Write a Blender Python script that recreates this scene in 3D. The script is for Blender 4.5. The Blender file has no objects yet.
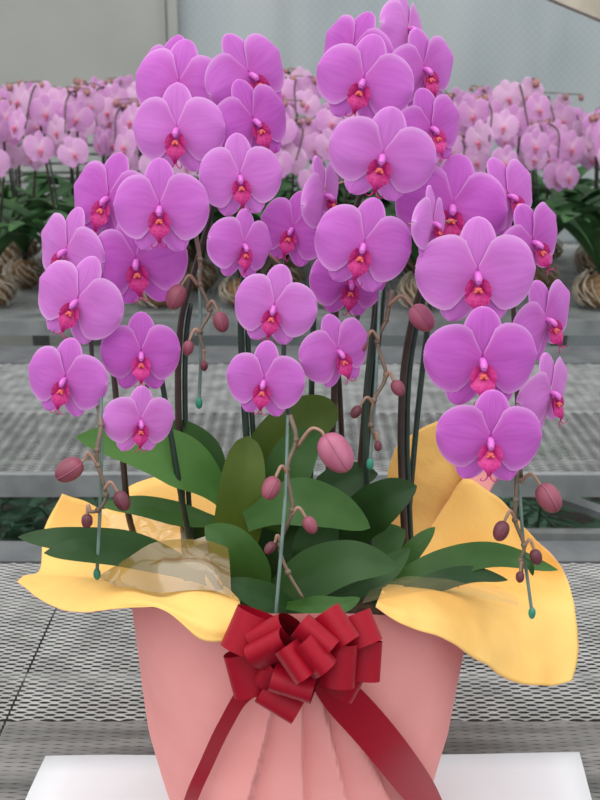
import bpy, math, random
from mathutils import Vector, Matrix, Euler, noise
random.seed(7)
SC = bpy.context.scene
COL = SC.collection
PI = math.pi
R = math.radians

# ------------------------------------------------------------------ camera
CAM_Y, CAM_Z, PITCH, FPX = -1.08, 0.83, R(17.0), 1100.0
cd = bpy.data.cameras.new('camera')
cam = bpy.data.objects.new('camera', cd)
COL.objects.link(cam)
cam.location = (0, CAM_Y, CAM_Z)
cam.rotation_euler = (PI / 2 - PITCH, 0, 0)
cd.sensor_fit = 'VERTICAL'
cd.sensor_height = 36.0
cd.lens = FPX / 800.0 * 36.0
cd.clip_start = 0.02
cd.dof.use_dof = True
cd.dof.focus_distance = 1.08
cd.dof.aperture_fstop = 13.0
SC.camera = cam

CF = Vector((0, math.cos(PITCH), -math.sin(PITCH)))
CU = Vector((0, math.sin(PITCH), math.cos(PITCH)))


def ray(px, py):
    return CF + Vector((1, 0, 0)) * ((px - 300) / FPX) + CU * ((400 - py) / FPX)


def P(px, py, Y):
    """point of the place seen at a pixel, at depth plane Y"""
    d = ray(px, py)
    t = (Y - CAM_Y) / d.y
    return Vector((0, CAM_Y, CAM_Z)) + d * t


def G(px, py, z=0.0):
    d = ray(px, py)
    t = (z - CAM_Z) / d.z
    return Vector((0, CAM_Y, CAM_Z)) + d * t


def depth(v):
    return (v - Vector((0, CAM_Y, CAM_Z))).dot(CF)


# ------------------------------------------------------------------ mesh tools
class MB:
    def __init__(self):
        self.v = []; self.f = []; self.uv = []; self.m = []

    def quad(self, a, b, c, d, uv=None, m=0):
        i = len(self.v)
        self.v += [Vector(a), Vector(b), Vector(c), Vector(d)]
        self.f.append((i, i + 1, i + 2, i + 3)); self.m.append(m)
        self.uv.append(uv or ((0, 0), (1, 0), (1, 1), (0, 1)))

    def grid(self, pts, m=0, closed=False, flip=False, uvs=None):
        """pts[i][j]"""
        ni = len(pts); nj = len(pts[0]); b = len(self.v)
        for r in pts:
            self.v += [Vector(p) for p in r]
        for i in range(ni - 1):
            for j in range(nj if closed else nj - 1):
                j2 = (j + 1) % nj
                q = [(i, j), (i + 1, j), (i + 1, j2), (i, j2)]
                if flip: q.reverse()
                self.f.append(tuple(b + a * nj + c for a, c in q)); self.m.append(m)
                u = []
                for a, c in q:
                    cc = c if not (closed and c == 0 and j2 == 0) else nj
                    u.append((a / (ni - 1), cc / (nj if closed else nj - 1)))
                self.uv.append(u)

    def tube(self, pts, rad, n=8, m=0, cap=True):
        pts = [Vector(p) for p in pts]
        if not callable(rad):
            rr = rad; rad = lambda t: rr
        N = len(pts); rings = []; up = Vector((0.31, 0.2, 0.93)).normalized()
        for i, p in enumerate(pts):
            t = (pts[min(i + 1, N - 1)] - pts[max(i - 1, 0)])
            t = t.normalized() if t.length > 1e-9 else Vector((0, 0, 1))
            a = t.cross(up)
            if a.length < 1e-3: a = t.cross(Vector((1, 0, 0)))
            a.normalize(); c = a.cross(t).normalized(); up = c
            r = rad(i / (N - 1))
            rings.append([p + (a * math.cos(2 * PI * k / n) + c * math.sin(2 * PI * k / n)) * r for k in range(n)])
        b = len(self.v)
        self.grid(rings, m=m, closed=True)
        if cap:
            e = b + (N - 1) * n
            self.f.append(tuple(b + k for k in range(n))); self.m.append(m); self.uv.append([(0, 0)] * n)
            self.f.append(tuple(e + k for k in reversed(range(n)))); self.m.append(m); self.uv.append([(0, 0)] * n)

    def box(self, x0, x1, y0, y1, z0, z1, m=0):
        b = len(self.v)
        self.v += [Vector((x, y, z)) for z in (z0, z1) for y in (y0, y1) for x in (x0, x1)]
        for q in ((0, 2, 3, 1), (4, 5, 7, 6), (0, 1, 5, 4), (2, 6, 7, 3), (0, 4, 6, 2), (1, 3, 7, 5)):
            self.f.append(tuple(b + k for k in q)); self.m.append(m)
            self.uv.append(((0, 0), (1, 0), (1, 1), (0, 1)))

    def ellipsoid(self, c, rx, ry, rz, mat=None, nu=8, nv=10, m=0, shape=None):
        """shape(t) radial multiplier, t 0 bottom..1 top along local z"""
        rows = []
        for i in range(nu + 1):
            t = i / nu; a = -PI / 2 + PI * t
            s = shape(t) if shape else 1
            rows.append([(Vector((math.cos(a) * math.cos(2 * PI * k / nv) * rx * s,
                                  math.cos(a) * math.sin(2 * PI * k / nv) * ry * s,
                                  math.sin(a) * rz))) for k in range(nv)])
        c = Vector(c)
        rows = [[c + ((mat @ p) if mat else p) for p in r] for r in rows]
        self.grid(rows, m=m, closed=True, flip=True)

    def mesh(self, name, mats, smooth=True):
        me = bpy.data.meshes.new(name)
        me.from_pydata([tuple(v) for v in self.v], [], self.f)
        ul = me.uv_layers.new(name='UVMap')
        k = 0
        for u in self.uv:
            for q in u:
                ul.data[k].uv = q; k += 1
        for mt in (mats if isinstance(mats, (list, tuple)) else [mats]):
            me.materials.append(mt)
        me.polygons.foreach_set('material_index', self.m)
        me.polygons.foreach_set('use_smooth', [smooth] * len(self.f))
        me.update()
        return me

    def build(self, name, mats, parent=None, smooth=True, label=None):
        o = bpy.data.objects.new(name, self.mesh(name, mats, smooth))
        COL.objects.link(o)
        if parent: o.parent = parent
        if label: o['label'] = label
        return o


def empty(name, loc, label, cat, group=None):
    o = bpy.data.objects.new(name, None)
    o.empty_display_size = 0.05
    COL.objects.link(o); o.location = loc
    o['label'] = label; o['category'] = cat
    if group: o['group'] = group
    return o


def tag(o, label, cat, group=None):
    o['label'] = label; o['category'] = cat
    if group: o['group'] = group
    return o


def struct(o):
    o['kind'] = 'structure'
    return o


def cr(pts, n):
    """Catmull-Rom resample of a list of Vectors to n points"""
    pts = [Vector(p) for p in pts]
    if len(pts) == 2:
        return [pts[0].lerp(pts[1], i / (n - 1)) for i in range(n)]
    ext = [pts[0] * 2 - pts[1]] + pts + [pts[-1] * 2 - pts[-2]]
    S = len(pts) - 1; out = []
    for i in range(n):
        x = i / (n - 1) * S; k = min(int(x), S - 1); t = x - k
        p0, p1, p2, p3 = ext[k:k + 4]
        out.append(0.5 * ((2 * p1) + (p2 - p0) * t + (2 * p0 - 5 * p1 + 4 * p2 - p3) * t * t
                          + (3 * p1 - p0 - 3 * p2 + p3) * t ** 3))
    return out


def sm(a, b, x):
    t = max(0, min(1, (x - a) / (b - a)))
    return t * t * (3 - 2 * t)


# ------------------------------------------------------------------ materials
def srgb(r, g, b):
    f = lambda c: (c / 255 / 12.92) if c <= 10 else ((c / 255 + 0.055) / 1.055) ** 2.4
    return (f(r), f(g), f(b), 1)


def new_mat(name):
    m = bpy.data.materials.new(name); m.use_nodes = True
    return m, m.node_tree, m.node_tree.nodes, m.node_tree.links, m.node_tree.nodes['Principled BSDF']


def noisy(name, c1, c2, scale=20, rough=0.6, metal=0, spec=0.5, stretch=(1, 1, 1), bump=0, bscale=None, contrast=(0.35, 0.65)):
    m, t, N, L, b = new_mat(name)
    tc = N.new('ShaderNodeTexCoord'); mp = N.new('ShaderNodeMapping'); mp.inputs['Scale'].default_value = stretch
    L.new(tc.outputs['Object'], mp.inputs['Vector'])
    nz = N.new('ShaderNodeTexNoise'); nz.inputs['Scale'].default_value = scale; nz.inputs['Detail'].default_value = 4
    L.new(mp.outputs[0], nz.inputs['Vector'])
    rp = N.new('ShaderNodeValToRGB')
    rp.color_ramp.elements[0].color = c1; rp.color_ramp.elements[1].color = c2
    rp.color_ramp.elements[0].position = contrast[0]; rp.color_ramp.elements[1].position = contrast[1]
    L.new(nz.outputs['Fac'], rp.inputs[0]); L.new(rp.outputs[0], b.inputs['Base Color'])
    b.inputs['Roughness'].default_value = rough; b.inputs['Metallic'].default_value = metal
    b.inputs['Specular IOR Level'].default_value = spec
    if bump:
        n2 = N.new('ShaderNodeTexNoise'); n2.inputs['Scale'].default_value = bscale or scale * 3; n2.inputs['Detail'].default_value = 5
        L.new(mp.outputs[0], n2.inputs['Vector'])
        bp = N.new('ShaderNodeBump'); bp.inputs['Strength'].default_value = bump; bp.inputs['Distance'].default_value = 0.002
        L.new(n2.outputs['Fac'], bp.inputs['Height']); L.new(bp.outputs[0], b.inputs['Normal'])
    return m


def add_translucent(m, colour_socket_from, amount):
    t = m.node_tree; N = t.nodes; L = t.links; b = N['Principled BSDF']; out = N['Material Output']
    tr = N.new('ShaderNodeBsdfTranslucent'); mx = N.new('ShaderNodeMixShader'); mx.inputs[0].default_value = amount
    L.new(colour_socket_from, tr.inputs['Color'])
    L.new(b.outputs[0], mx.inputs[1]); L.new(tr.outputs[0], mx.inputs[2]); L.new(mx.outputs[0], out.inputs['Surface'])


def petal_mat(name, main, rimc, vein, base, transl=0.25, veinscale=18):
    m, t, N, L, b = new_mat(name)
    uv = N.new('ShaderNodeUVMap'); uv.uv_map = 'UVMap'
    sp = N.new('ShaderNodeSeparateXYZ'); L.new(uv.outputs[0], sp.inputs[0])

    def math_(op, a, bb=None, clamp=False):
        n = N.new('ShaderNodeMath'); n.operation = op; n.use_clamp = clamp
        for k, s in enumerate((a, bb)):
            if s is None: continue
            if isinstance(s, (int, float)): n.inputs[k].default_value = s
            else: L.new(s, n.inputs[k])
        return n.outputs[0]
    u, v = sp.outputs[0], sp.outputs[1]
    av = math_('MULTIPLY', math_('ABSOLUTE', math_('SUBTRACT', v, 0.5)), 2)
    rim = math_('MAXIMUM', math_('POWER', av, 10), math_('POWER', u, 16))
    # veins fan out along the petal
    cmb = N.new('ShaderNodeCombineXYZ'); L.new(math_('MULTIPLY', u, 2.2), cmb.inputs[0]); L.new(math_('MULTIPLY', v, veinscale), cmb.inputs[1])
    oi = N.new('ShaderNodeObjectInfo'); L.new(math_('MULTIPLY', oi.outputs['Random'], 30), cmb.inputs[2])
    nz = N.new('ShaderNodeTexNoise'); nz.inputs['Scale'].default_value = 1.0; nz.inputs['Detail'].default_value = 3
    L.new(cmb.outputs[0], nz.inputs['Vector'])

    def mix(f, a, c):
        n = N.new('ShaderNodeMix'); n.data_type = 'RGBA'
        if isinstance(f, (int, float)): n.inputs['Factor'].default_value = f
        else: L.new(f, n.inputs['Factor'])
        for s, k in ((a, 6), (c, 7)):
            if isinstance(s, tuple): n.inputs[k].default_value = s
            else: L.new(s, n.inputs[k])
        return n.outputs[2]
    vf = math_('MULTIPLY', math_('SUBTRACT', nz.outputs['Fac'], 0.42, True), 2.2, True)
    vf = math_('MULTIPLY', vf, math_('SUBTRACT', 1.0, math_('MULTIPLY', u, 0.55)))
    c = mix(vf, main, vein)
    bf = math_('POWER', math_('SUBTRACT', 1.0, u, True), 5)
    c = mix(math_('MULTIPLY', bf, 0.8), c, base)
    # midrib
    mr = math_('MULTIPLY', math_('POWER', math_('SUBTRACT', 1.0, av, True), 22), math_('MULTIPLY', math_('SUBTRACT', 1.0, u), 0.6))
    c = mix(mr, c, vein)
    c = mix(math_('MULTIPLY', rim, 0.75), c, rimc)
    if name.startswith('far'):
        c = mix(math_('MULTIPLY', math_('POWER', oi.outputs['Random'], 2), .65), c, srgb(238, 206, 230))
    L.new(c, b.inputs['Base Color'])
    b.inputs['Roughness'].default_value = 0.55
    b.inputs['Specular IOR Level'].default_value = 0.25
    b.inputs['Sheen Weight'].default_value = 0.12
    add_translucent(m, c, transl)
    return m


M = {}
M['petal'] = petal_mat('petal_pink', srgb(208, 114, 210), srgb(240, 190, 242), srgb(192, 90, 196), srgb(206, 96, 192))
M['petal_dark'] = petal_mat('petal_deep', srgb(202, 102, 204), srgb(238, 182, 240), srgb(184, 76, 188), srgb(200, 86, 186))
M['petal_pale'] = petal_mat('petal_pale', srgb(214, 128, 216), srgb(242, 198, 244), srgb(200, 102, 204), srgb(212, 110, 200))
M['column'] = noisy('column_pink', srgb(204, 92, 192), srgb(216, 118, 206), 60, 0.45)
M['lip'] = noisy('lip_magenta', srgb(160, 16, 90), srgb(196, 48, 136), 60, 0.5, spec=0.3)
M['lip_pale'] = noisy('lip_pink', srgb(186, 36, 116), srgb(206, 62, 146), 60, 0.45, spec=0.3)
M['callus'] = noisy('callus_yellow', srgb(204, 72, 84), srgb(222, 112, 88), 300, 0.5)
M['far_petal'] = petal_mat('far_petal_pink', srgb(216, 152, 212), srgb(238, 206, 236), srgb(206, 130, 200), srgb(236, 200, 222))  # paler than the near petals: distance haze put into the colour
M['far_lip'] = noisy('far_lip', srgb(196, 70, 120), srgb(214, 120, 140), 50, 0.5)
M['bud'] = noisy('bud_rose', srgb(120, 54, 70), srgb(148, 76, 94), 40, 0.5, stretch=(1, 1, .3))
M['bud_pink'] = noisy('bud_pink', srgb(156, 78, 104), srgb(180, 104, 132), 40, 0.5, stretch=(1, 1, .3))
M['bud_dark'] = noisy('bud_maroon', srgb(86, 38, 50), srgb(112, 52, 66), 60, 0.5)
M['rachis'] = noisy('rachis_olive', srgb(88, 74, 62), srgb(126, 108, 90), 30, 0.5)
M['pedicel'] = noisy('pedicel_tan', srgb(140, 112, 92), srgb(170, 132, 116), 40, 0.5)
M['stem'] = noisy('stem_brown', srgb(38, 26, 22), srgb(64, 44, 34), 25, 0.45)
M['stake'] = noisy('stake_green', srgb(24, 40, 34), srgb(38, 60, 48), 25, 0.4)
M['wire'] = noisy('wire_grey_green', srgb(88, 112, 108), srgb(116, 138, 132), 40, 0.35)
M['cap'] = noisy('cap_teal', srgb(36, 120, 100), srgb(48, 140, 116), 40, 0.35)


def leaf_mat(name, c1, c2, transl, rough=0.42):
    m = noisy(name, c1, c2, 9, rough, spec=0.25, stretch=(1, 1, 1), bump=0.05, bscale=60)
    N = m.node_tree.nodes
    rp = [n for n in N if n.type == 'VALTORGB'][0]
    add_translucent(m, rp.outputs[0], transl)
    return m


M['leaf'] = leaf_mat('leaf_green', srgb(46, 82, 35), srgb(66, 106, 48), 0.12)
M['leaf_dark'] = leaf_mat('leaf_dark_green', srgb(31, 60, 29), srgb(48, 82, 38), 0.1)
M['leaf_bright'] = leaf_mat('leaf_bright_green', srgb(72, 118, 56), srgb(92, 140, 70), 0.2)
M['leaf_olive'] = leaf_mat('leaf_olive', srgb(70, 94, 34), srgb(92, 112, 44), 0.25)
M['leaf_far'] = leaf_mat('leaf_far', srgb(38, 74, 40), srgb(70, 110, 62), 0.15, 0.4)
M['fern'] = leaf_mat('fern_green', srgb(62, 92, 72), srgb(88, 122, 98), 0.3, 0.6)
M['bark'] = noisy('bark_medium', srgb(40, 28, 18), srgb(88, 64, 42), 70, 0.9, bump=0.8)
M['moss'] = noisy('root_ball_fibre', srgb(112, 84, 58), srgb(158, 126, 92), 60, 0.9, bump=0.6)
M['root'] = noisy('aerial_root', srgb(158, 146, 128), srgb(196, 186, 168), 30, 0.7)
M['pink_paper'] = noisy('pink_paper', srgb(229, 152, 149), srgb(235, 161, 158), 10, 0.75, spec=0.2, bump=0.12, bscale=260)
M['yellow_paper'] = noisy('yellow_paper', srgb(241, 191, 107), srgb(244, 199, 117), 12, 0.75, spec=0.2, bump=0.25, bscale=180)
M['white_paper'] = noisy('white_paper', srgb(214, 214, 217), srgb(220, 220, 223), 8, 0.7, spec=0.2)
M['plank'] = None
M['galv'] = noisy('galvanised_steel', srgb(112, 116, 117), srgb(136, 140, 140), 12, 0.55, metal=0.0, spec=0.4, bump=0.1)
M['mesh_steel'] = noisy('mesh_steel', srgb(136, 136, 134), srgb(168, 168, 166), 18, 0.45, metal=0.0, spec=0.5)
M['mesh_mid'] = noisy('mesh_mid', srgb(100, 102, 101), srgb(132, 134, 133), 18, 0.6, spec=0.3)
M['rail_top'] = noisy('rail_top', srgb(84, 87, 89), srgb(100, 103, 104), 14, 0.6, spec=0.3)
M['mesh_grey'] = noisy('mesh_grey', srgb(92, 92, 90), srgb(136, 135, 132), 14, 0.6, metal=0.0, spec=0.4, stretch=(.25, 2, 1))
M['steel_dark'] = noisy('steel_dark', srgb(120, 124, 122), srgb(150, 154, 152), 12, 0.5)
M['soil'] = noisy('soil', srgb(30, 28, 25), srgb(50, 47, 42), 14, 0.95, bump=0.6)
M['wall'] = noisy('wall_panel', srgb(160, 162, 157), srgb(166, 168, 163), 3, 0.7, spec=0.2)
M['slat'] = noisy('slat_grey', srgb(150, 156, 152), srgb(176, 180, 176), 10, 0.6)
M['beam'] = noisy('beam_beige', srgb(176, 168, 152), srgb(196, 188, 172), 8, 0.6)
M['dark_trim'] = noisy('trim_grey', srgb(96, 98, 94), srgb(110, 112, 108), 8, 0.6)


def satin():
    m, t, N, L, b = new_mat('ribbon_satin_red')
    tc = N.new('ShaderNodeTexCoord'); w = N.new('ShaderNodeTexNoise'); w.inputs['Scale'].default_value = 160
    L.new(tc.outputs['Object'], w.inputs['Vector'])
    rp = N.new('ShaderNodeValToRGB'); rp.color_ramp.elements[0].color = srgb(138, 5, 28); rp.color_ramp.elements[1].color = srgb(158, 8, 34)
    L.new(w.outputs['Fac'], rp.inputs[0]); L.new(rp.outputs[0], b.inputs['Base Color'])
    b.inputs['Roughness'].default_value = 0.42
    b.inputs['Specular IOR Level'].default_value = 0.35
    b.inputs['Specular Tint'].default_value = (1, .55, .6, 1)
    b.inputs['Sheen Weight'].default_value = 0.05
    b.inputs['Sheen Tint'].default_value = (1, .4, .45, 1)
    return m


M['ribbon'] = satin()


def cello(name, col, opac):
    m, t, N, L, b = new_mat(name)
    out = N['Material Output']
    tr = N.new('ShaderNodeBsdfTransparent')
    tr.inputs[0].default_value = (0.97, 0.95, 0.9, 1)
    b.inputs['Base Color'].default_value = col
    b.inputs['Roughness'].default_value = 0.2
    mx = N.new('ShaderNodeMixShader'); mx.inputs[0].default_value = opac
    L.new(tr.outputs[0], mx.inputs[1]); L.new(b.outputs[0], mx.inputs[2])
    gl = N.new('ShaderNodeBsdfGlossy'); gl.inputs['Roughness'].default_value = 0.12
    m2 = N.new('ShaderNodeMixShader'); m2.inputs[0].default_value = .10
    L.new(mx.outputs[0], m2.inputs[1]); L.new(gl.outputs[0], m2.inputs[2])
    L.new(m2.outputs[0], out.inputs['Surface'])
    return m


M['cello'] = cello('cellophane_amber', srgb(138, 110, 48), 0.6)
M['cello_clear'] = cello('cellophane_clear', srgb(236, 214, 170), 0.16)


def plastic_wall():
    """clouded plastic sheet with a faint diamond reinforcing net"""
    m, t, N, L, b = new_mat('plastic_sheet')
    tc = N.new('ShaderNodeTexCoord'); sp = N.new('ShaderNodeSeparateXYZ'); L.new(tc.outputs['Object'], sp.inputs[0])

    def mth(op, a, c=None):
        n = N.new('ShaderNodeMath'); n.operation = op
        for k, s in enumerate((a, c)):
            if s is None: continue
            if isinstance(s, (int, float)): n.inputs[k].default_value = s
            else: L.new(s, n.inputs[k])
        return n.outputs[0]
    x, z = sp.outputs[0], sp.outputs[2]
    a = mth('MULTIPLY', mth('ADD', x, z), 26); c = mth('MULTIPLY', mth('SUBTRACT', x, z), 26)
    fa = mth('ABSOLUTE', mth('SUBTRACT', mth('FRACT', a), .5)); fc = mth('ABSOLUTE', mth('SUBTRACT', mth('FRACT', c), .5))
    line = mth('MAXIMUM', mth('GREATER_THAN', fa, .40), mth('GREATER_THAN', fc, .40))
    nz = N.new('ShaderNodeTexNoise'); nz.inputs['Scale'].default_value = 2.2; nz.inputs['Detail'].default_value = 3
    mp = N.new('ShaderNodeMapping'); mp.inputs['Scale'].default_value = (1, 1, .35); L.new(tc.outputs['Object'], mp.inputs[0]); L.new(mp.outputs[0], nz.inputs['Vector'])
    rp = N.new('ShaderNodeValToRGB')
    rp.color_ramp.elements[0].color = srgb(154, 165, 169); rp.color_ramp.elements[1].color = srgb(176, 184, 186)
    rp.color_ramp.elements[0].position = .35; rp.color_ramp.elements[1].position = .65
    L.new(nz.outputs['Fac'], rp.inputs[0])
    mx = N.new('ShaderNodeMix'); mx.data_type = 'RGBA'
    L.new(mth('MULTIPLY', line, .16), mx.inputs['Factor']); L.new(rp.outputs[0], mx.inputs[6]); mx.inputs[7].default_value = srgb(196, 204, 200)
    L.new(mx.outputs[2], b.inputs['Base Color'])
    b.inputs['Roughness'].default_value = 0.4
    return m


M['plastic'] = plastic_wall()

# ------------------------------------------------------------------ light
w = bpy.data.worlds.new('world'); SC.world = w; w.use_nodes = True
wn = w.node_tree.nodes; wl = w.node_tree.links
bg = wn['Background']
# overcast light through a greenhouse roof: brighter from above than from the sides
tc = wn.new('ShaderNodeTexCoord'); sp = wn.new('ShaderNodeSeparateXYZ'); wl.new(tc.outputs['Generated'], sp.inputs[0])
rp = wn.new('ShaderNodeValToRGB')
rp.color_ramp.elements[0].position = 0.0; rp.color_ramp.elements[0].color = (.60, .62, .63, 1)
rp.color_ramp.elements[1].position = 1.0; rp.color_ramp.elements[1].color = (1.3, 1.3, 1.3, 1)
wl.new(sp.outputs[2], rp.inputs[0]); wl.new(rp.outputs[0], bg.inputs['Color'])
bg.inputs['Strength'].default_value = 1.0
sl = bpy.data.lights.new('daylight', 'SUN'); so = bpy.data.objects.new('daylight', sl); COL.objects.link(so)
sl.energy = 1.1; sl.angle = R(70); sl.color = (1.0, .985, .96)
so.rotation_euler = Vector((.25, .55, -1)).to_track_quat('-Z', 'Y').to_euler()
so.location = (0, 0, 4)
vs = SC.view_settings
vs.view_transform = 'Standard'; vs.look = 'None'; vs.gamma = 1; vs.use_curve_mapping = False
vs.exposure = 0.3

# ------------------------------------------------------------------ setting
FLOOR = -0.72
mb = MB(); mb.box(-5, 5, -2.5, 6, FLOOR - .1, FLOOR)
struct(mb.build('floor', M['soil'], smooth=False))
WY = 4.55                                                        # the rear wall
mb = MB(); mb.box(-4.0, P(165, 60, WY).x, WY, WY + .05, FLOOR, 2.6)
struct(mb.build('wall_rear', M['wall'], smooth=False))
mb = MB(); x0 = P(178, 60, WY).x
# plastic sheet with soft vertical folds
rows = []
for i in range(2):
    r = []
    for j in range(160):
        x = x0 + (4.0 - x0) * j / 159
        y = WY + .03 + .012 * math.sin(x * 7) + .05 * math.exp(-((x - P(290, 40, WY).x) / .05) ** 2) - .04 * math.exp(-((x - P(548, 40, WY).x) / .06) ** 2)
        r.append((x, y, (FLOOR, 2.6)[i]))
    rows.append(r)
mb.grid(rows)
struct(mb.build('wall_plastic', M['plastic']))
mb = MB(); mb.box(P(164.5, 60, WY).x, P(179, 60, WY).x, WY - .02, WY + .08, FLOOR, 2.6)
struct(mb.build('trim_1', M['wall'], smooth=False))
mb = MB(); mb.box(P(167, 60, WY).x, P(169, 60, WY).x, WY - .024, WY - .019, FLOOR, 2.6)
struct(mb.build('trim_2', M['dark_trim'], smooth=False))
# slatted vent low on the rear wall
t = empty('slatted_vent', (0, WY - .02, .16), 'grey horizontal slatted vent low on the rear wall behind the left orchids', 'vent')
mb = MB()
for k in range(7):
    z = .02 + k * .045
    mb.box(-2.2, -.15, -.02, .0, z, z + .032)
mb.build('slat_panel', M['slat'], t, smooth=False)
mb = MB(); mb.box(-2.24, -.11, 0.0, .015, 0, .33)
mb.build('vent_back', M['steel_dark'], t, smooth=False)
# beam in the top right corner
mb = MB()
a = P(530, -10, 3.0); b_ = P(640, 36, 3.0)
d = (b_ - a).normalized(); up = Vector((0, 1, 0)).cross(d).normalized() * -1
for k in (0,):
    q = [a + d * -.3, b_ + d * .8]
    vs_ = []
    for e in q:
        vs_ += [e, e + Vector((0, .08, 0)), e + Vector((0, .08, 0)) + Vector((0, 0, .12)), e + Vector((0, 0, .12))]
    base = len(mb.v); mb.v += vs_
    for f in ((0, 1, 2, 3), (7, 6, 5, 4), (0, 4, 5, 1), (1, 5, 6, 2), (2, 6, 7, 3), (3, 7, 4, 0)):
        mb.f.append(f); mb.m.append(0); mb.uv.append(((0, 0), (1, 0), (1, 1), (0, 1)))
struct(mb.build('trim_3', M['beam'], smooth=False))


# ------------------------------------------------------------------ benches
def expanded(mb, x0, x1, y0, y1, lw, sw, wid, tilt, z=0.0, m=0, bond=(.72, .62)):
    """expanded metal: zigzag strands along X, each a tilted ribbon"""
    nx = int(round((x1 - x0) / (lw / 2))); ny = int((y1 - y0) / (sw / 2))
    ca, sa = math.cos(tilt) * wid / 2, math.sin(tilt) * wid / 2
    for k in range(ny):
        y = y0 + (k + .5) * sw / 2
        row_a = []; row_b = []
        for i in range(nx * 4 + 1):
            x = x0 + i * lw / 8
            ph = i / 8.0 + (k % 2) * .5
            tri = .5 + .5 * math.cos(2 * PI * ph)
            yy = y + (tri - .5) * sw * .42
            wf = bond[0] + bond[1] * abs(2 * tri - 1) ** 4                 # bonds are wider than strands
            row_a.append((x, yy - ca * wf, z - sa * wf)); row_b.append((x, yy + ca * wf, z + sa * wf))
        mb.grid([row_a, row_b], m=m)


def bench(Y0, Y1, rim_front, rim_back, label, panels, legs_y, half=1.6):
    t = empty('greenhouse_bench', (0, (Y0 + Y1) / 2, FLOOR), label, 'bench')
    oy = (Y0 + Y1) / 2; oz = FLOOR
    def part(mb, name, mat, smooth=False):
        o = mb.build(name, mat, t, smooth=smooth); o.location = (0, -oy, -oz); return o
    for (a, b2, lw, sw, wid, tilt, mt) in panels:
        mb = MB()
        for xa, xb in (((-.3915 - int(.7 / lw) * lw, -.3915), (-.3885, half)) if half < 1.2 else ((-half, half),)):
            expanded(mb, xa, xb, a, b2, lw, sw, wid, tilt, -.003, 0, (.72, .62) if half < 1.2 else (.5, 1.5))
        part(mb, 'mesh_top', mt)
    for (a, b2, nm) in ((Y0, Y0 + rim_front, 'front_rail'), (Y1 - rim_back, Y1, 'back_rail')):
        mb = MB(); mb.box(-half, half, a, b2, -.05, 0.0)
        part(mb, nm, M['galv'] if nm == 'front_rail' else M['rail_top'])
    for s in (-1, 1):
        mb = MB(); mb.box(s * half - .02, s * half + .02, Y0 + .001, Y1 - .001, -.05, 0.0005); part(mb, 'end_rail', M['galv'])
    n = 5 if half < 1.2 else 2
    mb = MB()
    for k in range(n):
        y = Y0 + .2 + (Y1 - Y0 - .35) * k / (n - 1)
        mb.box(-half, half, y - .012, y + .012, -.07, -.045)
    part(mb, 'cross_bars', M['dark_trim'])
    for sx in (-.95, .95):
        for y in legs_y:
            mb = MB(); mb.box(sx - .025, sx + .025, y - .025, y + .025, FLOOR, -.05)
            part(mb, 'leg', M['steel_dark'])
    return t, part


gy = lambda py: G(300, py).y
B1F = gy(541); B2N = gy(475); B2F = gy(346); B3N = gy(321)
SEAM = gy(718)
EXP = (.023, .0185, .0046, R(32))
t1, part1 = bench(-.55, B1F, .05, .085, 'front expanded-metal bench carrying the wrapped orchid pot and white sheet',
      [(SEAM, B1F - .085, .027, .0118, .0028, R(28), M['mesh_steel']),
       (-.5, SEAM, .070, .0085, .0036, R(40), M['mesh_grey'])], (-.3, B1F - .3), half=1.1)
t2, part2 = bench(B2N, B2F, .02, .20, 'empty middle expanded-metal bench between the wrapped pot and the rear flowers',
      [(B2N + .02, gy(412), .056, .0150, .0034, R(16), M['mesh_mid']),
       (gy(412), B2F - .2, .056, .0150, .0046, R(30), M['mesh_mid'])], (B2N + .35, B2F - .3))
t3, part3 = bench(B3N, B3N + 1.75, .12, .08, 'rear greenhouse bench crowded with rows of blooming pink orchids',
      [(B3N + .12, B3N + 1.67, .04, .030, .007, R(25), M['steel_dark'])], (B3N + .3, B3N + 1.4), half=2.0)
# seam bar between the two panels of the front bench, and low braces of the middle bench
mb = MB(); mb.box(.30, 1.1, B2N + .24, B2N + .27, -.27, -.24); part2(mb, 'lower_bar', M['steel_dark'])
mb = MB(); mb.tube([(.35, B2N + .3, -.07), (1.05, B2N + .3, -.33)], .018, 6); part2(mb, 'diagonal_brace', M['galv'])
# white sheet under the pot
mb = MB()
A = [G(46, 760), G(579, 757), G(592, 805), G(24, 808)]
A[2] = A[1] + (A[2] - A[1]).normalized() * .42; A[3] = A[0] + (A[3] - A[0]).normalized() * .42
rows = []
for i in range(13):
    l = A[0].lerp(A[3], i / 12); r = A[1].lerp(A[2], i / 12)
    rows.append([l.lerp(r, j / 16) + Vector((0, 0, .0045 + .0012 * math.sin(j * .9 + i) * (1 if j in (0, 16) or i == 0 else .1))) for j in range(17)])
mb.grid(rows, flip=True)
o = mb.build('paper_sheet', M['white_paper'])
sd = o.modifiers.new('thickness', 'SOLIDIFY'); sd.thickness = .0015; sd.offset = -1
tag(o, 'white paper sheet lying flat on the front bench under the pink wrapped pot', 'paper')

# ------------------------------------------------------------------ the wrapped pot
POT = Vector((0, -.03, .006))
pot = empty('potted_orchid', POT, 'large potted orchid with magenta flowers, pink and yellow wrapping and red bow', 'potted plant')


def prt(mb, name, mats, label=None, smooth=True, parent=None):
    """part in world coordinates under the pot"""
    o = mb.build(name, mats, None, smooth, label)
    o.parent = parent or pot
    off = POT if parent is None else Vector((0, 0, 0))
    o.location = -off
    return o


PROF = [(0, .112), (.02, .128), (.06, .143), (.15, .162), (.26, .174), (.32, .179), (.40, .186)]


def wr(z):
    for (a, ra), (b2, rb) in zip(PROF, PROF[1:]):
        if z <= b2: return ra + (rb - ra) * (z - a) / (b2 - a)
    return PROF[-1][1]


def rim_z(th):
    c = math.cos(th)
    return .285 + (.085 * c ** (1.0 if math.sin(th) < 0 else 1.5) if c > 0 else .01 * c * c)


PLEATS = [-.34, -.20, 0.015, .19, .34]


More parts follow.
